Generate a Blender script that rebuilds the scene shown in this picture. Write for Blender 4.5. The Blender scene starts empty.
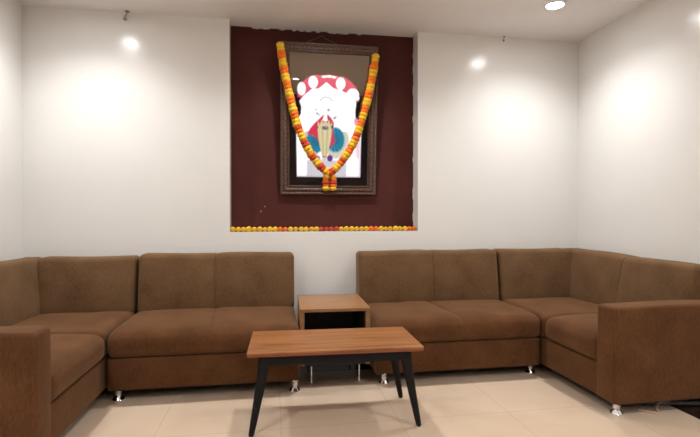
import bpy, bmesh, math, random
from mathutils import Vector, Matrix
random.seed(7)
S = bpy.context.scene
C = S.collection
PI = math.pi

# ------------------------------------------------------------------ helpers
def obj(name, bm, mat, parent=None, smooth=True, angle=40):
    me = bpy.data.meshes.new(name)
    bmesh.ops.recalc_face_normals(bm, faces=bm.faces[:])
    bm.to_mesh(me); bm.free()
    mats = mat if isinstance(mat, (list, tuple)) else [mat]
    for m in mats: me.materials.append(m)
    if smooth:
        me.polygons.foreach_set('use_smooth', [True]*len(me.polygons))
        try: me.set_sharp_from_angle(angle=math.radians(angle))
        except Exception: pass
    o = bpy.data.objects.new(name, me); C.objects.link(o)
    if parent: o.parent = parent
    return o

def tag(o, label=None, cat=None, group=None, kind=None):
    if label: o['label'] = label
    if cat: o['category'] = cat
    if group: o['group'] = group
    if kind: o['kind'] = kind
    return o

def thing(name, label, cat, loc=(0, 0, 0), rot=(0, 0, 0), group=None):
    o = bpy.data.objects.new(name, None); C.objects.link(o)
    o.empty_display_size = .1
    o.location = loc; o.rotation_euler = rot
    return tag(o, label, cat, group)

def axis(lo, hi, r, step, extra=()):
    v = [lo + r*(1-math.cos(a*PI/10)) for a in range(6)]
    v += [hi - r*(1-math.cos(a*PI/10)) for a in range(6)]
    n = max(1, int(round((hi-lo-2*r)/step)))
    v += [lo + r + (hi-lo-2*r)*i/n for i in range(n+1)]
    for e in extra:
        v += [e + d for d in (-.024, -.014, -.008, -.004, 0, .004, .008, .014, .024)]
    v = sorted(x for x in v if lo-1e-9 <= x <= hi+1e-9)
    out = [v[0]]
    for x in v[1:]:
        if x-out[-1] > 5e-4: out.append(x)
    out[-1] = hi
    return out

def soft_box(bm, lo, hi, r, step=.05, ex=((), (), ()), warp=None):
    """rounded box whose surface is a fine grid, optionally warped"""
    ax = [axis(lo[i], hi[i], r, step, ex[i]) for i in range(3)]
    vs = {}
    def V(p):
        k = tuple(round(c, 5) for c in p)
        if k not in vs:
            q = [min(max(p[i], lo[i]+r), hi[i]-r) for i in range(3)]
            d = Vector([p[i]-q[i] for i in range(3)])
            if d.length > 1e-9:
                # cube corner -> sphere corner
                d = d.normalized()*r
            w = [q[i]+d[i] for i in range(3)]
            if warp: w = warp(*w)
            vs[k] = bm.verts.new(w)
        return vs[k]
    for i in range(3):
        j, k = (i+1) % 3, (i+2) % 3
        for val in (lo[i], hi[i]):
            for a in range(len(ax[j])-1):
                for b in range(len(ax[k])-1):
                    f = []
                    for (u, w) in ((ax[j][a], ax[k][b]), (ax[j][a+1], ax[k][b]), (ax[j][a+1], ax[k][b+1]), (ax[j][a], ax[k][b+1])):
                        p = [0, 0, 0]; p[i] = val; p[j] = u; p[k] = w
                        f.append(V(p))
                    if len(set(f)) == 4:
                        try: bm.faces.new(f)
                        except ValueError: pass

def box(bm, lo, hi, bev=0):
    c = [(lo[i]+hi[i])/2 for i in range(3)]; s = [hi[i]-lo[i] for i in range(3)]
    r = bmesh.ops.create_cube(bm, size=1, matrix=Matrix.Translation(c) @ Matrix.Diagonal((*s, 1)))
    if bev:
        es = list({e for v in r['verts'] for e in v.link_edges})
        bmesh.ops.bevel(bm, geom=es, offset=bev, segments=3, affect='EDGES', profile=.5)

def lathe(bm, prof, c=(0, 0, 0), n=24):
    rings = []
    for r, z in prof:
        if r < 1e-5: rings.append([bm.verts.new((c[0], c[1], c[2]+z))])
        else: rings.append([bm.verts.new((c[0]+r*math.cos(2*PI*k/n), c[1]+r*math.sin(2*PI*k/n), c[2]+z)) for k in range(n)])
    for a, b in zip(rings, rings[1:]):
        for k in range(n):
            f = [a[k % len(a)], a[(k+1) % n % len(a)], b[(k+1) % n % len(b)], b[k % len(b)]]
            u = []
            for v in f:
                if v not in u: u.append(v)
            if len(u) > 2: bm.faces.new(u)

def tube(bm, pts, r, n=10, r2=None):
    pts = [Vector(p) for p in pts]; prev = None; rings = []
    for i, p in enumerate(pts):
        t = (pts[min(i+1, len(pts)-1)]-pts[max(i-1, 0)]).normalized()
        a = t.cross(Vector((0, 0, 1)) if abs(t.z) < .9 else Vector((1, 0, 0))).normalized() if prev is None else (prev-t*prev.dot(t)).normalized()
        prev = a; b = t.cross(a)
        rr = r if r2 is None else r+(r2-r)*i/(len(pts)-1)
        rings.append([bm.verts.new(p+(a*math.cos(2*PI*k/n)+b*math.sin(2*PI*k/n))*rr) for k in range(n)])
    for A, B in zip(rings, rings[1:]):
        for k in range(n): bm.faces.new((A[k], A[(k+1) % n], B[(k+1) % n], B[k]))
    bm.faces.new(rings[0]); bm.faces.new(rings[-1])

def smooth_path(pts, n=8):
    pts = [Vector(p) for p in pts]; P = [pts[0]]+pts+[pts[-1]]; out = []
    for i in range(1, len(P)-2):
        for k in range(n):
            t = k/n; a, b, c, d = P[i-1:i+3]
            out.append(.5*((2*b)+(-a+c)*t+(2*a-5*b+4*c-d)*t*t+(-a+3*b-3*c+d)*t**3))
    out.append(pts[-1]); return out

# ------------------------------------------------------------------ materials
def mat(name, col, rough=.5, metal=0, spec=.5, coat=0, sheen=0):
    m = bpy.data.materials.new(name); m.use_nodes = True
    b = m.node_tree.nodes['Principled BSDF']
    b.inputs['Base Color'].default_value = (*col, 1)
    b.inputs['Roughness'].default_value = rough
    b.inputs['Metallic'].default_value = metal
    b.inputs['Specular IOR Level'].default_value = spec
    b.inputs['Coat Weight'].default_value = coat
    b.inputs['Sheen Weight'].default_value = sheen
    return m
def N(m, t, **kw):
    n = m.node_tree.nodes.new(t)
    for k, v in kw.items():
        if hasattr(n, k): setattr(n, k, v)
        else: n.inputs[k].default_value = v
    return n
def L(m, a, b): m.node_tree.links.new(a, b)
def bsdf(m): return m.node_tree.nodes['Principled BSDF']
def ramp(m, fac, stops):
    r = N(m, 'ShaderNodeValToRGB')
    e = r.color_ramp.elements
    while len(e) < len(stops): e.new(.5)
    for x, (p, c) in zip(e, stops): x.position = p; x.color = (*c, 1)
    L(m, fac, r.inputs['Fac']); return r
def coords(m, scale=(1, 1, 1)):
    t = N(m, 'ShaderNodeTexCoord'); mp = N(m, 'ShaderNodeMapping'); mp.inputs['Scale'].default_value = scale
    L(m, t.outputs['Object'], mp.inputs['Vector']); return mp.outputs['Vector']
def bump(m, h, strength, dist=.002):
    b = N(m, 'ShaderNodeBump'); b.inputs['Strength'].default_value = strength; b.inputs['Distance'].default_value = dist
    L(m, h, b.inputs['Height']); L(m, b.outputs['Normal'], bsdf(m).inputs['Normal'])
def noisy(m, c1, c2, scale, detail=4, vec=None):
    n = N(m, 'ShaderNodeTexNoise'); n.inputs['Scale'].default_value = scale; n.inputs['Detail'].default_value = detail
    L(m, vec or coords(m), n.inputs['Vector'])
    r = ramp(m, n.outputs['Fac'], [(.32, c1), (.68, c2)])
    L(m, r.outputs['Color'], bsdf(m).inputs['Base Color']); return n

def wall_mat(name, c):
    m = mat(name, c, rough=.2, spec=.5)
    noisy(m, tuple(x*.975 for x in c), c, 2.2)
    n = N(m, 'ShaderNodeTexNoise'); n.inputs['Scale'].default_value = 9; n.inputs['Detail'].default_value = 3
    L(m, coords(m), n.inputs['Vector']); bump(m, n.outputs['Fac'], .25, .004)
    return m
WALL = wall_mat('cream_wall_paint', (.80, .79, .762))
CEIL = mat('white_ceiling_paint', (.74, .70, .66), .7, spec=.2)
noisy(CEIL, (.80, .775, .76), (.84, .81, .795), 1.5)

def fabric(name, stops):
    m = mat(name, (.2, .1, .05), .85, spec=.08, sheen=.22)
    bsdf(m).inputs['Sheen Roughness'].default_value = .45
    bsdf(m).inputs['Sheen Tint'].default_value = (.80, .58, .36, 1)
    v = coords(m)
    n1 = N(m, 'ShaderNodeTexNoise'); n1.inputs['Scale'].default_value = 5; n1.inputs['Detail'].default_value = 5
    n2 = N(m, 'ShaderNodeTexNoise'); n2.inputs['Scale'].default_value = 1
    mp = N(m, 'ShaderNodeMapping'); mp.inputs['Scale'].default_value = (170, 170, 40)
    L(m, v, n1.inputs['Vector']); L(m, v, mp.inputs['Vector']); L(m, mp.outputs['Vector'], n2.inputs['Vector'])
    mx = N(m, 'ShaderNodeMath', operation='MULTIPLY_ADD'); mx.inputs[1].default_value = .45
    L(m, n2.outputs['Fac'], mx.inputs[0]); 
    ms = N(m, 'ShaderNodeMath', operation='MULTIPLY'); ms.inputs[1].default_value = .55
    L(m, n1.outputs['Fac'], ms.inputs[0]); L(m, ms.outputs[0], mx.inputs[2])
    r = ramp(m, mx.outputs[0], [(.34, stops[0]), (.5, stops[1]), (.66, stops[2])])
    L(m, r.outputs['Color'], bsdf(m).inputs['Base Color'])
    bump(m, n2.outputs['Fac'], .35, .002)
    return m
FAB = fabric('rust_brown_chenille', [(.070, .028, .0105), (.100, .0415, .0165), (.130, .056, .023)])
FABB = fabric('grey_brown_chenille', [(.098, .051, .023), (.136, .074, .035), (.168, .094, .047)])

FLOOR = mat('polished_beige_floor_tile', (.6, .45, .33), .16, spec=.5)
v = coords(FLOOR)
br = N(FLOOR, 'ShaderNodeTexBrick'); br.offset = 0; br.squash = 1
br.inputs['Scale'].default_value = 1; br.inputs['Mortar Size'].default_value = .0022; br.inputs['Mortar Smooth'].default_value = .3
br.inputs['Brick Width'].default_value = .63; br.inputs['Row Height'].default_value = .63
br.inputs['Color1'].default_value = (0, 0, 0, 1); br.inputs['Color2'].default_value = (.25, .25, .25, 1); br.inputs['Mortar'].default_value = (1, 1, 1, 1)
mp = N(FLOOR, 'ShaderNodeMapping'); mp.inputs['Location'].default_value = (-1.23+.63*4, .63*20+.1, 0)
L(FLOOR, v, mp.inputs['Vector']); L(FLOOR, mp.outputs['Vector'], br.inputs['Vector'])
n1 = N(FLOOR, 'ShaderNodeTexNoise'); n1.inputs['Scale'].default_value = 2.3; n1.inputs['Detail'].default_value = 6; n1.inputs['Distortion'].default_value = .8
L(FLOOR, v, n1.inputs['Vector'])
r = ramp(FLOOR, n1.outputs['Fac'], [(.3, (.62, .465, .335)), (.7, (.69, .54, .405))])
mixc = N(FLOOR, 'ShaderNodeMix', data_type='RGBA')
L(FLOOR, br.outputs['Fac'], mixc.inputs['Factor']); L(FLOOR, r.outputs['Color'], mixc.inputs[6])
mixc.inputs[7].default_value = (.52, .385, .29, 1)
L(FLOOR, mixc.outputs[2], bsdf(FLOOR).inputs['Base Color'])

def wood(name, cols, rough, ax=(1, 14, 14), scale=2.2):
    m = mat(name, cols[1], rough, spec=.4)
    v = coords(m, ax)
    n = N(m, 'ShaderNodeTexNoise'); n.inputs['Scale'].default_value = scale; n.inputs['Detail'].default_value = 8; n.inputs['Roughness'].default_value = .62; n.inputs['Distortion'].default_value = .7
    L(m, v, n.inputs['Vector'])
    r = ramp(m, n.outputs['Fac'], [(.3, cols[0]), (.5, cols[1]), (.72, cols[2])])
    L(m, r.outputs['Color'], bsdf(m).inputs['Base Color'])
    bump(m, n.outputs['Fac'], .1, .001)
    return m
TOPW = wood('oiled_acacia_wood', [(.13, .042, .011), (.29, .112, .032), (.38, .165, .055)], .4)
EDGEW = wood('reddish_edge_wood', [(.14, .035, .014), (.22, .06, .022), (.27, .085, .03)], .35)
SIDEW = wood('tan_laminate_wood', [(.22, .10, .038), (.28, .135, .056), (.33, .165, .072)], .38, scale=1.6)
BLACK = mat('black_painted_wood', (.006, .005, .006), .55, spec=.2); noisy(BLACK, (.0045, .004, .005), (.008, .007, .008), 20)
INNER = mat('dark_cabinet_interior', (.012, .010, .012), .6); noisy(INNER, (.010, .008, .010), (.016, .013, .014), 8)
UNDER = mat('black_underlining_cloth', (.01, .008, .008), .9); noisy(UNDER, (.008, .007, .007), (.014, .012, .012), 30)
CHROME = mat('polished_chrome', (.75, .75, .77), .14, metal=1); noisy(CHROME, (.70, .70, .72), (.8, .8, .82), 15)
BROWN = mat('maroon_laminate_panel', (.055, .016, .012), .5, spec=.2)
noisy(BROWN, (.066, .015, .012), (.080, .0195, .016), 3)
FRAMEW = mat('carved_dark_wood', (.07, .035, .025), .35); noisy(FRAMEW, (.045, .022, .016), (.12, .065, .045), 60)
BEADW = mat('bronze_wood_beading', (.16, .09, .06), .35, metal=.3); noisy(BEADW, (.10, .055, .04), (.2, .12, .08), 50)
MATB = mat('black_glossy_backing', (.006, .007, .012), .05); noisy(MATB, (.005, .006, .011), (.008, .009, .014), 6)
PLAST = mat('rough_white_plaster', (.62, .58, .55), .9); noisy(PLAST, (.5, .46, .43), (.72, .68, .65), 40)
WIRE = mat('dull_grey_wire', (.15, .12, .11), .5, metal=.6); noisy(WIRE, (.12, .1, .09), (.2, .17, .15), 40)
GREY = mat('grey_metal', (.22, .22, .20), .45, metal=.5); noisy(GREY, (.16, .16, .15), (.3, .3, .28), 60)
DARKFL = mat('dark_granite_border', (.035, .018, .014), .2); noisy(DARKFL, (.022, .012, .010), (.05, .026, .02), 40)
CABG = mat('grey_cable_sheath', (.12, .10, .10), .5); noisy(CABG, (.09, .08, .08), (.16, .14, .14), 40)
CABP = mat('beige_cord_sheath', (.55, .36, .28), .5); noisy(CABP, (.5, .32, .25), (.62, .42, .33), 40)
REARW = mat('dark_rear_wall', (.03, .03, .04), .5); noisy(REARW, (.025, .025, .034), (.04, .038, .048), 1.5)
def petal(name, a, b):
    m = mat(name, a, .7, spec=.2, sheen=.2); noisy(m, a, b, 70, 5); return m
YEL = petal('yellow_marigold', (.70, .38, .012), (.96, .60, .03))
ORA = petal('orange_marigold', (.75, .13, .006), (1.0, .25, .012))
RED = petal('red_orange_marigold', (.42, .03, .008), (.75, .09, .015))
LEAF = petal('green_garland_leaf', (.03, .08, .01), (.07, .14, .02))

def emit(name, c, s):
    m = mat(name, (.8, .8, .8), .4); b = bsdf(m)
    b.inputs['Emission Color'].default_value = (*c, 1); b.inputs['Emission Strength'].default_value = s
    return m
LENS = emit('lamp_diffuser', (1, .97, .98), 110)
WHITEP = mat('white_lamp_trim', (.8, .8, .8), .35); noisy(WHITEP, (.76, .76, .76), (.84, .84, .84), 20)

# ------------------------------------------------------------------ room
W, H, D = 4.518, 2.661, -8.6
N0, N1, NZ, ND = 1.486, 3.031, .979, .135
T = .15
def struct(name, bm, m, smooth=False):
    return tag(obj(name, bm, m, smooth=smooth), kind='structure')
b = bmesh.new(); box(b, (-T, D-T, -.1), (W+T, T+.3, 0)); struct('floor', b, FLOOR)
b = bmesh.new(); box(b, (-T, D-T, H), (W+T, T+.3, H+.1)); struct('ceiling', b, CEIL)
b = bmesh.new(); box(b, (-T, D, 0), (0, T+.3, H)); struct('wall_left', b, WALL)
b = bmesh.new(); box(b, (W, D, 0), (W+T, T+.3, H)); struct('wall_right', b, WALL)
b = bmesh.new(); box(b, (0, D-T, 0), (W, D, H)); struct('wall_rear', b, REARW)
b = bmesh.new()          # back wall around the recess
xs = [0, N0, N1, W]; 
box(b, (0, 0, 0), (N0, .3, H)); box(b, (N1, 0, 0), (W, .3, H)); box(b, (N0, 0, 0), (N1, .3, NZ))
struct('wall_back', b, WALL)
b = bmesh.new(); box(b, (N0, ND, NZ), (N1, .3, H)); struct('wall_recess', b, BROWN)
# rough plaster left along the top and sides of the maroon panel
b = bmesh.new()
def blob(x, y, z, sx, sz):
    M = Matrix.Translation((x, y, z)) @ Matrix.Diagonal((sx, .004, sz, 1))
    r = bmesh.ops.create_icosphere(b, subdivisions=2, radius=1, matrix=M)
    for v in r['verts']: v.co += Vector((random.uniform(-1, 1)*sx*.12, 0, random.uniform(-1, 1)*sz*.25))
for x, s in ((1.70, .05), (1.76, .045), (1.90, .03), (2.0, .02), (2.06, .025), (2.12, .03), (2.2, .02), (2.33, .05), (2.42, .045), (2.55, .02)):
    blob(x, ND, H-.003, s, .008)
for z in (2.5, 2.38, 2.2, 1.95, 1.6, 1.32, 1.28, 1.1):
    blob(N1-.001, ND, z, .005, random.uniform(.02, .05))
for x, z in ((1.757, 1.185), (1.725, 1.145)):
    blob(x, ND, z, .005, .004)
struct('trim_1', b, PLAST)
# dark granite border set in the floor along the walls, dark skirting above it
b = bmesh.new(); box(b, (4.10, D, .0), (W, -.50, .0012)); box(b, (0, -.50, 0), (W, 0, .0012)); box(b, (0, D, 0), (.42, -.50, .0012)); struct('trim_2', b, DARKFL)
b = bmesh.new(); box(b, (.012, -.012, .0012), (W-.012, 0, .10)); struct('baseboard_back', b, DARKFL)
b = bmesh.new(); box(b, (0, D, .0012), (.012, 0, .10)); struct('baseboard_left', b, DARKFL)
b = bmesh.new(); box(b, (W-.012, D, .0012), (W, 0, .10)); struct('baseboard_right', b, DARKFL)

# ------------------------------------------------------------------ sofas
def leg(parent, x, y, h=.070):
    b = bmesh.new()
    lathe(b, [(0, h), (.026, h), (.026, h-.006), (.021, h-.012), (.020, .028), (.023, .018), (.031, .009), (.034, .003), (.033, 0), (0, 0)], (x, y, 0))
    return obj('leg', b, CHROME, parent)
SEAT, CB, BASE, TOP = .425, .262, .070, .826
def ease(t): return max(0, 1-t*t)
def seat_cushion(name, parent, x0, x1, y0, y1, seam=None, front=None, puff=.016, z1=SEAT, wrinkle=0):
    b = bmesh.new()
    cx, cy, hx, hy = (x0+x1)/2, (y0+y1)/2, (x1-x0)/2, (y1-y0)/2
    z0 = CB
    def wp(x, y, z):
        k = max(0, (z-z0)/(z1-z0))
        e = ease((x-cx)/hx)**.5*ease((y-cy)/hy)**.5
        z += k*puff*e
        z += k*.0035*math.sin(x*13+y*7)*math.sin(y*11-x*4+1)*e
        if front == 'y':            # bulging nose over the base
            f = max(0, 1-(y-y0)/.18)
            y -= f*.018*math.sin(PI*k)
            z -= k*.012*f*f
        if front == 'x1':
            f = max(0, 1-(x1-x)/.18); x += f*.018*math.sin(PI*k); z -= k*.012*f*f
        if front == 'x0':
            f = max(0, 1-(x-x0)/.18); x -= f*.018*math.sin(PI*k); z -= k*.012*f*f
        if seam is not None:
            sx = seam + .05*max(0, min(1, (y1-y)/(y1-y0)))*(1 if wrinkle else 0)
            g = math.exp(-((x-sx)/.008)**2)*.007+math.exp(-((x-sx)/.05)**2)*.006
            z -= k*g
            if y < y0+.05: y += g*.8
        return (x, y, z)
    soft_box(b, (x0, y0, z0), (x1, y1, z1), .04, .04,
             ex=((seam, seam+.03) if seam is not None else (), (), ()), warp=wp)
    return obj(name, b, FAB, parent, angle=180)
def back_warp(z0, z1, sgn, seam, face):
    def wp(x, y, z):
        return (x, y, z)
    return wp
def backrest_y(parent, x0, x1, seam=None, drop=0, name='backrest'):
    """backrest standing along the back wall; front faces -y.  miter: (x at which to cut with 45 deg, side)"""
    b = bmesh.new(); z0, z1 = .40, TOP-drop
    yb, yf = -.045, -.215
    cx, hx = (x0+x1)/2, (x1-x0)/2
    def wp(x, y, z):
        t = (z1-z)/(z1-z0)
        fr = (yb-y)/(yb-yf)                     # 0 rear .. 1 front
        y -= fr*(.060*t + .014*math.sin(PI*t)*ease((x-cx)/hx)**.5)
        if seam is not None:
            g = math.exp(-((x-seam)/.006)**2)*.008+math.exp(-((x-seam)/.045)**2)*.006
            y += fr*g; z -= (1-t)*g*.5
        z += .003*math.sin(x*9)*(1-t)
        return (x, y, z)
    soft_box(b, (x0, yf, z0), (x1, yb, z1), .035, .05, ex=((seam,) if seam is not None else (), (), ()), warp=wp)
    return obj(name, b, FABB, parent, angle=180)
def backrest_x(parent, y0, y1, wallx, sgn, seam=None, drop=0, sag=0, name='backrest'):
    """backrest along a side wall; sgn=+1 faces +x (left wall), -1 faces -x"""
    b = bmesh.new(); z0, z1 = .40, TOP+.002-drop
    cy, hy = (y0+y1)/2, (y1-y0)/2
    xb, xf = .03, (.205 if sgn < 0 else .178)
    def wp(u, y, z):
        t = (z1-z)/(z1-z0); fr = (u-xb)/(xf-xb)
        u += fr*(.060*t + .014*math.sin(PI*t)*ease((y-cy)/hy)**.5)
        if seam is not None:
            g = math.exp(-((y-seam)/.006)**2)*.009+math.exp(-((y-seam)/.045)**2)*.006
            u -= fr*g; z -= (1-t)*g*.5
        z += .003*math.sin(y*9)*(1-t) - sag*(1-t)*(y1-y)/(y1-y0)
        return (wallx+sgn*u, y, z)
    soft_box(b, (xb, y0, z0), (xf, y1, z1), .035, .05, ex=((), (seam,) if seam is not None else (), ()), warp=wp)
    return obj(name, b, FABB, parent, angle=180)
def base_box(bm, lo, hi): soft_box(bm, lo, hi, .012, .12)

XL, XR = .850, 3.648
X1, X2 = 1.988, 2.474
YF = -.872
LEFTCOL = []
def two_seater(x0, x1, yf, seam_b, seam_s, label, legs):
    t = thing('two_seater_sofa', label, 'sofa', ((x0+x1)/2, yf/2, 0), group='brown sofa sections')
    inv = Matrix.Translation((-(x0+x1)/2, -yf/2, 0))
    ch = []
    b = bmesh.new(); base_box(b, (x0+.004, yf+.012, BASE), (x1-.004, -.05, CB-.002)); ch.append(obj('base', b, FAB, t))
    b = bmesh.new(); box(b, (x0+.02, yf+.03, BASE-.006), (x1-.02, -.07, BASE+.001)); ch.append(obj('dust_cover', b, UNDER, t, smooth=False))
    ch.append(seat_cushion('seat_cushion', t, x0+.007, x1-.005, yf, -.16, seam=seam_s, front='y', wrinkle=1))
    ch.append(backrest_y(t, x0+.010, x1-.006, seam_b))
    for x, y in legs: ch.append(leg(t, x, y))
    for c in ch: c.data.transform(inv)
    return t
two_seater(XL, X1, YF, 1.402, 1.40, 'brown fabric armless two-seater sofa left of the tan side table', [(.900, -.80), (1.955, -.83), (.90, -.12), (1.95, -.12)])
two_seater(X2, XR-.0, -.845, 3.08, 3.02, 'brown fabric armless two-seater sofa right of the tan side table', [(2.545, -.79), (3.612, -.76), (2.52, -.12), (3.60, -.12)])

def corner_section(side, yend, th, label, legs):
    left = side == 'left'
    t = thing('corner_sofa', label, 'sofa', ((.43 if left else W-.43), -.8, 0), group='brown sofa sections')
    inv = Matrix.Translation((-(.43 if left else W-.43), .8, 0))
    sg = 1 if left else -1; wx = 0 if left else W
    depth = XL-.006 if left else W-XR-.006
    X = lambda u: wx+sg*u
    def bx(u0, u1): a, c = X(u0), X(u1); return (min(a, c), max(a, c))
    ch = []
    a, c = bx(.03, depth-.012)
    b = bmesh.new(); base_box(b, (a, yend+th-.01, BASE), (c, -.05, CB-.002)); ch.append(obj('base', b, FAB, t))
    b = bmesh.new(); box(b, (a+.02, yend+.02, BASE-.006), (c-.02, -.07, BASE+.001)); ch.append(obj('dust_cover', b, UNDER, t, smooth=False))
    a, c = bx(.16, depth)
    ch.append(seat_cushion('corner_seat_cushion', t, a, c, YF-.006, -.16, puff=.012))
    ch.append(seat_cushion('seat_cushion', t, a, c, yend+th+.002, YF-.008, front='x1' if left else 'x0', puff=.02))
    a, c = bx(.212 if not left else .184, depth-.002)
    ch.append(backrest_y(t, a, c, None, drop=.016 if left else 0, name='rear_backrest'))
    ch.append(backrest_x(t, yend+th+.01, -.05, wx, sg, seam=-.80 if not left else -.90, drop=.016 if left else 0, sag=.012 if left else .03, name='side_backrest'))
    # arm: a thick upholstered slab across the open end
    a, c = bx(.03, depth+(.018 if left else .004))
    za = .628 if left else .602
    b = bmesh.new()
    def wp(x, y, z):
        k = (z-BASE)/(za-BASE)
        z += .006*k*math.sin(PI*(x-a)/(c-a))
        y += .004*math.sin(z*9+x*5)
        return (x, y, z)
    soft_box(b, (a, yend, BASE), (c, yend+th, za), .02, .06, warp=wp)
    ch.append(obj('armrest', b, FAB, t, angle=180))
    # stitched seam cord along the front face of the arm
    b = bmesh.new()
    u = 0
    tube(b, [(X(depth-.002), yend+.0035, BASE+.02), (X(depth-.002), yend+.0035, za-.02)], .003, 8)
    ch.append(obj('piping', b, FAB, t))
    for x, y in legs: ch.append(leg(t, x, y, .071))
    for q in ch: q.data.transform(inv)
    return t
corner_section('left', -1.73, .155, 'brown fabric corner sofa section with armrest against the left wall',
               [(.80, -1.66), (.10, -1.66), (.80, -.12), (.10, -.12)])
corner_section('right', -1.545, .155, 'brown fabric corner sofa section with broad armrest against the right wall',
               [(3.715, -1.475), (4.42, -1.475), (3.72, -.12), (4.42, -.12)])

# ------------------------------------------------------------------ side table
t = thing('side_table', 'tan wooden box side table with open dark shelf between the sofas', 'side table', (2.232, -.49, 0), (0, 0, -.03))
w2, y0, y1, zt, zb = .232, -.285, .285, .50, .125
b = bmesh.new(); box(b, (-w2, y0, zt-.022), (w2, y1, zt), .002); obj('top', b, SIDEW, t)
for s in (-1, 1):
    b = bmesh.new(); box(b, (min(s*w2, s*(w2-.03)), y0+.004, zb), (max(s*w2, s*(w2-.03)), y1-.002, zt-.0225), .002)
    obj('side_panel', b, SIDEW, t)
b = bmesh.new(); box(b, (-w2+.03, y0+.01, zb), (w2-.03, y1-.02, zb+.02)); obj('shelf', b, INNER, t, smooth=False)
b = bmesh.new(); box(b, (-w2+.03, y1-.02, zb), (w2-.03, y1-.008, zt-.023)); 
box(b, (-w2+.03, y0+.03, zt-.027), (w2-.03, y1-.02, zt-.0225))
box(b, (-w2+.0305, y0+.03, zb+.02), (-w2+.034, y1-.02, zt-.027)); box(b, (w2-.034, y0+.03, zb+.02), (w2-.0305, y1-.02, zt-.027))
obj('back_panel', b, INNER, t, smooth=False)
for x in (-.155, .165):
    for y in (-.06 if False else -.23, .23):
        b = bmesh.new(); lathe(b, [(0, zb), (.010, zb), (.0065, zb-.01), (.006, .012), (.011, .004), (.011, 0), (0, 0)], (x, y, 0), 16); obj('leg', b, CHROME, t)

# ------------------------------------------------------------------ coffee table
t = thing('coffee_table', 'low coffee table with orange-brown plank top on splayed black legs', 'coffee table', (2.148, -1.238, 0), (0, 0, -.03))
zt = .425
b = bmesh.new(); soft_box(b, (-.452, -.226, zt-.010), (.452, .226, zt), .003, .2); obj('tabletop', b, TOPW, t)
b = bmesh.new(); soft_box(b, (-.450, -.224, zt-.024), (.450, .224, zt-.0102), .003, .2); obj('top_edging', b, EDGEW, t)
b = bmesh.new()
za0, za1 = zt-.078, zt-.0245
box(b, (-.385, -.19, za0), (.385, -.168, za1)); box(b, (-.385, .168, za0), (.385, .19, za1))
box(b, (-.385, -.168, za0), (-.363, .168, za1)); box(b, (.363, -.168, za0), (.385, .168, za1))
obj('apron', b, BLACK, t, smooth=False)
for sx in (-1, 1):
    for sy in (-1, 1):
        b = bmesh.new()
        p = [Vector((sx*.365, sy*.165, zt-.026)), Vector((sx*.378, sy*.176, .30)), Vector((sx*.405, sy*.186, .15)), Vector((sx*.432, sy*.197, .006))]
        q = smooth_path(p, 6)
        n = 16; rings = []
        for i, c in enumerate(q):
            f = i/(len(q)-1); r = .034*(1-f)+.014*f
            rings.append([b.verts.new((c.x+r*math.cos(2*PI*k/n), c.y+r*.85*math.sin(2*PI*k/n), c.z)) for k in range(n)])
        for A, B in zip(rings, rings[1:]):
            for k in range(n): b.faces.new((A[k], A[(k+1) % n], B[(k+1) % n], B[k]))
        b.faces.new(rings[0]); b.faces.new(rings[-1])
        lg = obj('leg', b, BLACK, t, angle=50)
        b = bmesh.new(); lathe(b, [(0, .007), (.010, .007), (.011, .003), (.010, 0), (0, 0)], (sx*.432, sy*.197, 0), 16)
        obj('foot_pad', b, UNDER, lg)

# ------------------------------------------------------------------ framed picture
FX, FZ, FY = 2.284, 1.284, .090
FWID, FHEI, TILT = .804, 1.226, .094
pic = thing('framed_picture', 'carved dark frame holding a backlit devotional picture, hung leaning in the maroon recess', 'picture', (FX, FY, FZ), (TILT, 0, 0))
# local frame: x across, z up the frame, -y towards the room, front face y=0, back y=.045
def prof_frame(bm, w, h, prof):
    """prof: list of (inset, y) swept around a rectangle with mitred corners"""
    rings = []
    for ins, y in prof:
        a, c = w/2-ins, (ins, h-ins)
        rings.append([bm.verts.new(p) for p in ((-a, y, c[0]), (a, y, c[0]), (a, y, c[1]), (-a, y, c[1]))])
    for i in range(len(rings)):
        A, B = rings[i], rings[(i+1) % len(rings)]
        for k in range(4): bm.faces.new((A[k], A[(k+1) % 4], B[(k+1) % 4], B[k]))
b = bmesh.new()
prof_frame(b, FWID, FHEI, [(0, .042), (0, .006), (.004, 0), (.012, -.002), (.018, .004), (.024, .006), (.036, -.001), (.048, -.001), (.056, .006), (.060, .006), (.064, .003), (.072, .003), (.076, .010), (.076, .042)])
obj('frame', b, FRAMEW, pic, angle=25)
b = bmesh.new()
def beads(ins, pitch, rx, ry):
    a, lo, hi = FWID/2-ins, ins, FHEI-ins
    for (p, q) in (((-a, lo), (a, lo)), ((a, lo), (a, hi)), ((a, hi), (-a, hi)), ((-a, hi), (-a, lo))):
        Lh = math.hypot(q[0]-p[0], q[1]-p[1]); n = int(Lh/pitch)
        hor = p[1] == q[1]
        for i in range(n):
            f = (i+.5)/n; x = p[0]+(q[0]-p[0])*f; z = p[1]+(q[1]-p[1])*f
            s = (rx, .006, ry) if hor else (ry, .006, rx)
            bmesh.ops.create_icosphere(b, subdivisions=1, radius=1, matrix=Matrix.Translation((x, .000, z)) @ Matrix.Diagonal((*s, 1)))
beads(.009, .019, .007, .006); beads(.042, .034, .014, .008); beads(.068, .016, .006, .004)
obj('beading', b, BEADW, pic)
b = bmesh.new(); box(b, (-FWID/2+.01, .030, .01), (FWID/2-.01, .040, FHEI-.01)); obj('backing_board', b, MATB, pic, smooth=False)

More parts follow.
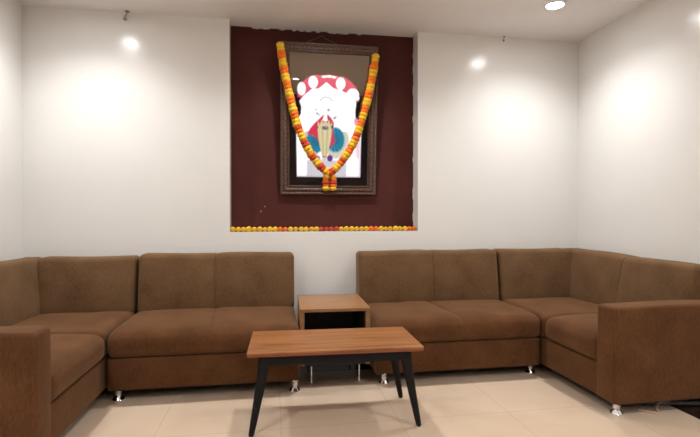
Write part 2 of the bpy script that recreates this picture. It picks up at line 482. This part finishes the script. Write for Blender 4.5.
# backlit print: fine grid whose colours are the printed picture
PXS, PZS = .00835, .0081
def sm(d, w=.5): return max(0, min(1, .5-d/(2*w)))      # d<0 inside
def ell(x, y, cx, cy, rx, ry, w=.6):
    k = math.hypot((x-cx)/rx, (y-cy)/ry); return sm((k-1)*min(rx, ry), w)
def poly_mask(x, y, P, w=.5):
    ins = False; dm = 1e9; n = len(P)
    for i in range(n):
        x1, y1 = P[i]; x2, y2 = P[(i+1) % n]
        if (y1 > y) != (y2 > y) and x < (x2-x1)*(y-y1)/(y2-y1)+x1: ins = not ins
        dx, dy = x2-x1, y2-y1; t = max(0, min(1, ((x-x1)*dx+(y-y1)*dy)/(dx*dx+dy*dy+1e-9)))
        dm = min(dm, math.hypot(x-x1-t*dx, y-y1-t*dy))
    return sm(-dm if ins else dm, w)
PINKSIL = [(296, 96), (296.5, 87), (301, 81), (307, 76), (314, 73.5), (320, 74), (327, 73), (334, 74), (341, 74), (348, 78), (354, 84), (357.5, 91), (357.5, 98), (353, 100.5), (350, 98), (326, 100), (302, 98), (299, 97)]
BODY = [(303, 94), (310, 88), (317, 87), (324.5, 80.5), (331, 86), (338, 88), (346, 91), (353, 96), (354.5, 100), (353.5, 109), (354, 115), (358, 119), (360, 124), (359.5, 176), (296, 176), (295, 124), (296.5, 118), (299.5, 113), (300, 106), (298, 100)]
REDL = [(324, 112), (319, 117), (314, 122), (310, 127), (307, 133), (313, 134), (317, 137), (320, 142), (324, 134), (327, 125)]
REDR = [(327, 112), (331, 116), (334, 121), (333, 128), (335, 140), (332, 146), (328, 140), (326, 120)]
GOLD = [(317.5, 119), (319.5, 123), (321.5, 118), (323, 122), (325, 117), (327, 122), (329, 118), (330, 123), (332, 120), (331.5, 132), (330.5, 140), (328, 150), (327, 157), (322, 157), (320.5, 148), (318.5, 138), (317.5, 128)]
def mixc_(a, c, k): return tuple(a[i]*(1-k)+c[i]*k for i in range(3))
def paint(x, y):
    c = (0.0, 0.0, 0.0)
    WH = (1.6, 1.55, 1.6)
    pink = (.86, .06, .17)
    c = mixc_(c, pink, poly_mask(x, y, PINKSIL))
    body = poly_mask(x, y, BODY, .6)
    c = mixc_(c, WH, body)
    for cx, cy, rx, ry in ((311.3, 81, 4.6, 6), (338.6, 81.3, 4.7, 6), (300, 88, 4, 6.3), (351, 91.5, 6, 5.8), (354.5, 95, 3, 2.6)):
        c = mixc_(c, WH, ell(x, y, cx, cy, rx, ry))
    for cx, cy, rx, ry in ((322, 75.2, 2.2, 1.1), (327, 74.6, 3, 1.2), (332, 75.2, 2, 1.1), (312, 88, 1.2, 1.5), (339, 88.5, 1.2, 1.5)):
        c = mixc_(c, WH, ell(x, y, cx, cy, rx, ry))
    if body > .5:
        # shaded arch and little marks above the figure
        r = math.hypot((x-324.5)/6.2, (y-100.5)/5.2)
        if y < 99: c = mixc_(c, (.30, .22, .25), sm(abs(r-1)*5-.5, .5)*.75)
        for cx, cy, q in ((314, 108, 1.0), (315.5, 112, 1.4), (317.5, 113.5, 1.0), (326.5, 108.5, 1.4), (327.2, 107.3, .9), (332.8, 116, 1.6), (334.2, 114.6, .9), (323, 91, .7)):
            c = mixc_(c, (.12, .22, .17), ell(x, y, cx, cy, q, q*.8)*.8)
        # rosy margins at the right of the print
        c = mixc_(c, (.85, .12, .30), ell(x, y, 355.5, 119, 3, 4.5, 1)*.8)
        c = mixc_(c, (.85, .20, .38), sm(abs(x-356.6)-1.5, 1.0)*sm(abs(y-140)-17, 3)*.55)
        c = mixc_(c, (.95, .45, .62), sm(abs(x-358.4)-.7, .7)*.6)
        c = mixc_(c, (1.0, .62, .72), sm(176-y-1.3, .9)*.7)
        # pale altar cloth with speckled pattern
        al = sm(abs(x-325.5)-20, 1)*sm(abs(y-167.5)-8.5, 1)
        p = .5+.5*math.sin(x*2.3)*math.sin(y*2.1)
        c = mixc_(c, (.42+.3*p, .42+.22*p, .50+.22*p), al*.75)
        # feather fans, outer ring then blue-green
        x = x+1.4
        for cx, cy, rx, ry in ((315, 141, 13.5, 16), (336.5, 140, 13, 17.5)):
            k = math.hypot((x-cx)/rx, (y-cy)/ry); an = math.atan2(y-cy, x-cx)
            if .5 < k < 1.05 and y > 130 and (x > 326 or x < 318):
                f = .5+.5*math.cos(an*26)
                c = mixc_(c, (.50+.2*f, .46+.2*f, .22+.3*f), .75*sm((k-1)*8, .6))
        for cx, cy, rx, ry in ((315.6, 140.5, 9.6, 11.6), (335.4, 138, 9.2, 12.8)):
            k = math.hypot((x-cx)/rx, (y-cy)/ry); an = math.atan2(y-cy, x-cx)
            f = .5+.5*math.cos(an*17+k*5)
            c = mixc_(c, (.01, .16+.26*f, .30+.30*f), sm((k-1)*8, .8))
            c = mixc_(c, (.05, .10, .25), sm((k-.45)*8, .8)*.5)
        c = mixc_(c, (.86, .045, .10), poly_mask(x, y, REDL, .7))
        c = mixc_(c, (.78, .06, .14), poly_mask(x, y, REDR, .7))
        g = poly_mask(x, y, GOLD, .5)
        f = .5+.5*math.sin(x*2.6+math.sin(y*.9))*math.cos(y*1.1)
        c = mixc_(c, (.80+.22*f, .66+.26*f, .30+.32*f), g)
        c = mixc_(c, (.30, .22, .08), sm(abs(abs(x-324.8)-(2.6-(y-130)*.05))-.35, .35)*g*.6*(1 if y > 128 else 0))
        # crown, face, ears, sash
        c = mixc_(c, WH, poly_mask(x, y, [(324.8, 110), (322.2, 119), (327.6, 119)], .5))
        c = mixc_(c, (.06, .07, .12), ell(x, y, 325, 126.3, 3.3, 1.9, .5)*.9)
        c = mixc_(c, (.35, .48, .75), ell(x, y, 325.6, 125.9, 1.2, .9, .4)*.8)
        c = mixc_(c, (.05, .05, .07), ell(x, y, 332, 125, 1.3, 1.5, .5)*.9)
        c = mixc_(c, (.05, .06, .06), ell(x, y, 317.2, 126, 1.0, 1.3, .5)*.7)
        c = mixc_(c, (.16, .04, .30), ell(x, y, 330, 157, 3.0, 3.4, .6))
        c = mixc_(c, (.16, .08, .24), ell(x, y, 318.2, 157, 2.4, 2.6, .6)*.8)
        c = mixc_(c, (.85, .80, .80), ell(x, y, 324.3, 158.5, 2.6, 1.7, .5))
        c = mixc_(c, (.55, .15, .10), ell(x, y, 324.3, 155.5, 1.5, .8, .4)*.8)
    return c
b = bmesh.new()
ax0, ax1, az0, az1 = -FWID/2+.077, FWID/2-.077, .077, FHEI-.077
nx, nz = 130, 200
grid = [[b.verts.new((ax0+(ax1-ax0)*i/nx, .0225, az0+(az1-az0)*j/nz)) for i in range(nx+1)] for j in range(nz+1)]
for j in range(nz):
    for i in range(nx): b.faces.new((grid[j][i], grid[j][i+1], grid[j+1][i+1], grid[j+1][i]))
me = bpy.data.meshes.new('backlit_print'); b.to_mesh(me); b.free()
at = me.color_attributes.new('printed', 'FLOAT_COLOR', 'POINT')
for i, vv in enumerate(me.vertices):
    c = paint(327.5+vv.co.x/PXS, 194.5-vv.co.z/PZS)
    at.data[i].color = (*c, 1)
PR = mat('backlit_print_film', (.01, .01, .012), .3)
a = N(PR, 'ShaderNodeVertexColor'); a.layer_name = 'printed'
L(PR, a.outputs['Color'], bsdf(PR).inputs['Emission Color']); bsdf(PR).inputs['Emission Strength'].default_value = 1.0
bsdf(PR).inputs['Base Color'].default_value = (.006, .007, .012, 1)
me.materials.append(PR)
o = bpy.data.objects.new('backlit_print', me); C.objects.link(o); o.parent = pic
# glass pane in front of the print
GL = bpy.data.materials.new('picture_glass'); GL.use_nodes = True
nt = GL.node_tree; nt.nodes.clear()
out = nt.nodes.new('ShaderNodeOutputMaterial'); tr = nt.nodes.new('ShaderNodeBsdfTransparent'); gs = nt.nodes.new('ShaderNodeBsdfGlossy')
gs.inputs['Roughness'].default_value = .02; gs.inputs['Color'].default_value = (1, .80, .64, 1)
lw = nt.nodes.new('ShaderNodeFresnel'); lw.inputs['IOR'].default_value = 2.3
mxs = nt.nodes.new('ShaderNodeMixShader')
nt.links.new(lw.outputs[0], mxs.inputs[0]); nt.links.new(tr.outputs[0], mxs.inputs[1]); nt.links.new(gs.outputs[0], mxs.inputs[2]); nt.links.new(mxs.outputs[0], out.inputs[0])
b = bmesh.new(); box(b, (ax0-.006, .014, az0-.006), (ax1+.006, .017, az1+.006)); obj('glass_pane', b, GL, pic, smooth=False)
# hanging wire: frame back to a nail high in the recess
b = bmesh.new()
inv = (Matrix.Translation((FX, FY, FZ)) @ Matrix.Rotation(TILT, 4, 'X')).inverted()
nail = inv @ Vector((2.236, ND-.012, 2.622))
tube(b, [(.09, .035, FHEI-.004), nail+Vector((.02, 0, -.02)), nail], .0022, 6); tube(b, [(-.22, .035, FHEI-.004), nail], .0022, 6)
tube(b, [(.09, .035, FHEI-.004), inv @ Vector((2.42, ND-.01, 2.545)), inv @ Vector((2.52, ND-.004, 2.56))], .002, 6)
obj('hanging_wire', b, WIRE, pic)

# ------------------------------------------------------------------ garlands
def flower_mesh(name, m, R=1.0):
    b = bmesh.new()
    bmesh.ops.create_icosphere(b, subdivisions=3, radius=1)
    for v in b.verts:
        p = v.co.normalized(); th = math.atan2(p.y, p.x)
        k = 1+.13*math.cos(9*th+5*p.z*3)+.08*math.sin(13*p.z+3*th)
        v.co = Vector((p.x*k, p.y*k, p.z*.72*k))
    me = bpy.data.meshes.new(name); b.to_mesh(me); b.free(); me.materials.append(m)
    me.polygons.foreach_set('use_smooth', [True]*len(me.polygons)); return me
FM = {'y': flower_mesh('marigold_yellow', YEL), 'o': flower_mesh('marigold_orange', ORA), 'r': flower_mesh('marigold_red', RED), 'g': flower_mesh('marigold_leaf', LEAF)}
def flower(parent, p, d, s, kind):
    o = bpy.data.objects.new('marigold_flower', FM[kind]); C.objects.link(o); o.parent = parent
    o.location = p
    q = Vector(d).normalized().to_track_quat('Z', 'Y')
    o.rotation_mode = 'QUATERNION'; o.rotation_quaternion = q @ Vector((0, 0, 1)).rotation_difference(Vector((0, 0, 1)))
    o.scale = (s*random.uniform(.9, 1.1),)*3
    o['label'] = {'y': 'yellow marigold flower', 'o': 'orange marigold flower', 'r': 'red-orange marigold flower', 'g': 'green leaf knot'}[kind]
    return o
RM = Matrix.Translation((FX, FY, FZ)) @ Matrix.Rotation(TILT, 4, 'X')
gar = thing('flower_garland', 'yellow and orange marigold garland draped in a V over the framed picture', 'garland', tuple(RM @ Vector((0, -.012, FHEI))))
gi = Matrix.Translation(-gar.location)
def fp(px, py, y=-.026): return gi @ (RM @ Vector(((px-327.5)*PXS, y, (194.5-py)*PZS)))
lp = smooth_path([fp(*q) for q in ((279.3, 48), (283.3, 73), (290.5, 105), (298, 131), (309.5, 154), (320, 167), (327, 172.5))], 12)
rp = smooth_path([fp(*q) for q in ((372.2, 54), (367.8, 83), (360.9, 113), (351.5, 141), (340, 160), (332, 169), (328, 172.5))], 12)
def arc(P, step):
    out = []; acc = 0; nxt = 0
    for a, c in zip(P, P[1:]):
        l = (c-a).length
        while nxt <= acc+l:
            f = (nxt-acc)/l; out.append((a.lerp(c, f), c-a)); nxt += step
        acc += l
    return out
PAT = 'yyoo'
STEP = .030
for P, off in ((lp, 0), (rp, 0)):
    fl = arc(P, STEP)
    for i, (p, d) in enumerate(fl):
        k = PAT[(i+off) % 4]
        if i > len(fl)*.55 and k == 'o': k = random.choice('or') if i < len(fl)-4 else 'r'
        flower(gar, p, d, .0325, k)
    b = bmesh.new(); tube(b, P, .003, 6); obj('thread', b, WIRE, gar)
# closing knot and the two short tassels
for px in (324.3, 331.4):
    for i, k in enumerate('yoroy'):
        p = fp(px+(327.8-px)*(.25 if i == 0 else 0), 175.5+i*3.1, -.024+.003*(i % 2)); flower(gar, p, (0, 0, 1), .027, k)
flower(gar, fp(327.8, 172.2, -.034), (0, 1, 0), .020, 'g')

row = thing('marigold_row', 'string of marigold heads laid along the sill of the recess', 'garland', ((N0+N1)/2, .035, NZ))
nf = 37
for i in range(nf):
    f = i/(nf-1); x = N0+.022+(N1-N0-.044)*f-(N0+N1)/2
    if abs(f-.515) < .055: k = 'r'
    elif abs(f-.262) < .02 or abs(f-.765) < .02 or i in (nf-2, nf-1): k = 'o'
    else: k = 'y'
    flower(row, (x+random.uniform(-.003, .003), random.uniform(-.006, .006), .020), (random.uniform(-.3, .3), 1, .9), random.choice((.019, .0215, .0235)), k)
b = bmesh.new(); tube(b, [(-(N1-N0)/2+.01, 0, .018), (0, .003, .016), ((N1-N0)/2-.01, 0, .018)], .002, 6); obj('thread', b, WIRE, row)

# ------------------------------------------------------------------ ceiling hooks, cables
def hook(x, z, y, label, s=1.0):
    t = thing('wall_hook', label, 'hook', (x, y, z))
    b = bmesh.new(); lathe(b, [(0, 0), (.016*s, 0), (.016*s, -.006*s), (.006*s, -.012*s), (0, -.012*s)], (0, -.02, 0), 16); obj('mounting_plate', b, GREY, t)
    b = bmesh.new()
    tube(b, smooth_path([(0, -.02, -.008*s), (-.004*s, -.022, -.024*s), (-.012*s, -.024, -.038*s), (-.014*s, -.026, -.05*s)], 6), .0045*s, 8); obj('stem', b, GREY, t)
    b = bmesh.new(); lathe(b, [(0, .016*s), (.007*s, .012*s), (.014*s, 0), (.012*s, -.010*s), (.005*s, -.016*s), (0, -.018*s)], (-.014*s, -.026, -.06*s), 16); obj('bulb_end', b, GREY, t)
    return t
hook(.735, H-.001, -.005, 'small grey metal hook hanging where ceiling meets wall, left of the recess')
hook(3.80, H-.001, -.002, 'tiny grey metal hook at the ceiling line right of the recess', .62)
b = bmesh.new(); tube(b, smooth_path([(3.80, -1.40, .016), (3.95, -1.395, .013), (4.1, -1.43, .014), (4.25, -1.46, .016), (4.45, -1.47, .013)], 8), .012, 10)
tag(obj('cable', b, CABG), 'thick grey cable on the floor under the right armrest', 'cable')
b = bmesh.new(); tube(b, smooth_path([(3.86, -1.47, .006), (3.90, -1.50, .006), (3.935, -1.53, .006), (3.955, -1.50, .010), (3.975, -1.47, .022), (4.02, -1.455, .033), (4.08, -1.45, .034)], 8), .005, 8)
tag(obj('cord', b, CABP), 'thin beige cord looping out from under the right armrest', 'cord')

# ------------------------------------------------------------------ lamps
def lamp(x, y, power, label, col=(.985, .99, .985), spot=150):
    t = thing('ceiling_lamp', label, 'ceiling lamp', (x, y, H), group='round ceiling downlights')
    b = bmesh.new(); lathe(b, [(.060, 0), (.078, 0), (.078, -.006), (.070, -.012), (.060, -.012), (.060, 0)], n=40); obj('trim_ring', b, WHITEP, t)
    b = bmesh.new(); lathe(b, [(0, -.002), (.059, -.002), (.059, -.006), (0, -.007)], n=40); obj('diffuser', b, LENS, t)
    ld = bpy.data.lights.new('lamp_light', 'SPOT'); ld.energy = power; ld.color = col
    ld.spot_size = math.radians(spot); ld.spot_blend = 1.0; ld.shadow_soft_size = .058; ld.use_soft_falloff = True
    lo = bpy.data.objects.new('lamp_light', ld); C.objects.link(lo); lo.parent = t; lo.location = (0, 0, -.014)
    return t
PW = 98
lamp(.575, -.64, PW, spot=144, label= 'round white ceiling lamp nearest the left back corner')
lamp(2.222, -.648, PW, spot=144, label='round white ceiling lamp above the picture recess')
lamp(3.868, -.655, PW, spot=144, label= 'round white ceiling lamp glowing near the right back corner')
for x, y in ((.575, -3.2), (3.868, -3.2), (.575, -5.8), (3.868, -5.8), (2.22, -4.5)):
    lamp(x, y, PW*1.5, spot=160, label='round white ceiling lamp further down the room')

w = bpy.data.worlds.new('World'); S.world = w; w.use_nodes = True
w.node_tree.nodes['Background'].inputs[0].default_value = (.05, .05, .05, 1)

# ------------------------------------------------------------------ camera
cd = bpy.data.cameras.new('Camera'); co = bpy.data.objects.new('Camera', cd); C.objects.link(co); S.camera = co
cd.sensor_fit = 'HORIZONTAL'; cd.sensor_width = 36; cd.lens = 470.26/700*36; cd.clip_start = .02
yaw, pitch, roll = -.165, -.004, .0007
R = Matrix.Rotation(yaw, 4, 'Z') @ Matrix.Rotation(pitch, 4, 'X') @ Matrix.Rotation(PI/2, 4, 'X') @ Matrix.Rotation(-roll, 4, 'Z')
co.matrix_world = Matrix.Translation((1.8128, -3.8231, 1.1008)) @ R
vs = S.view_settings
vs.view_transform = 'Standard'; vs.look = 'None'; vs.exposure = 0.07; vs.gamma = 1; vs.use_curve_mapping = False
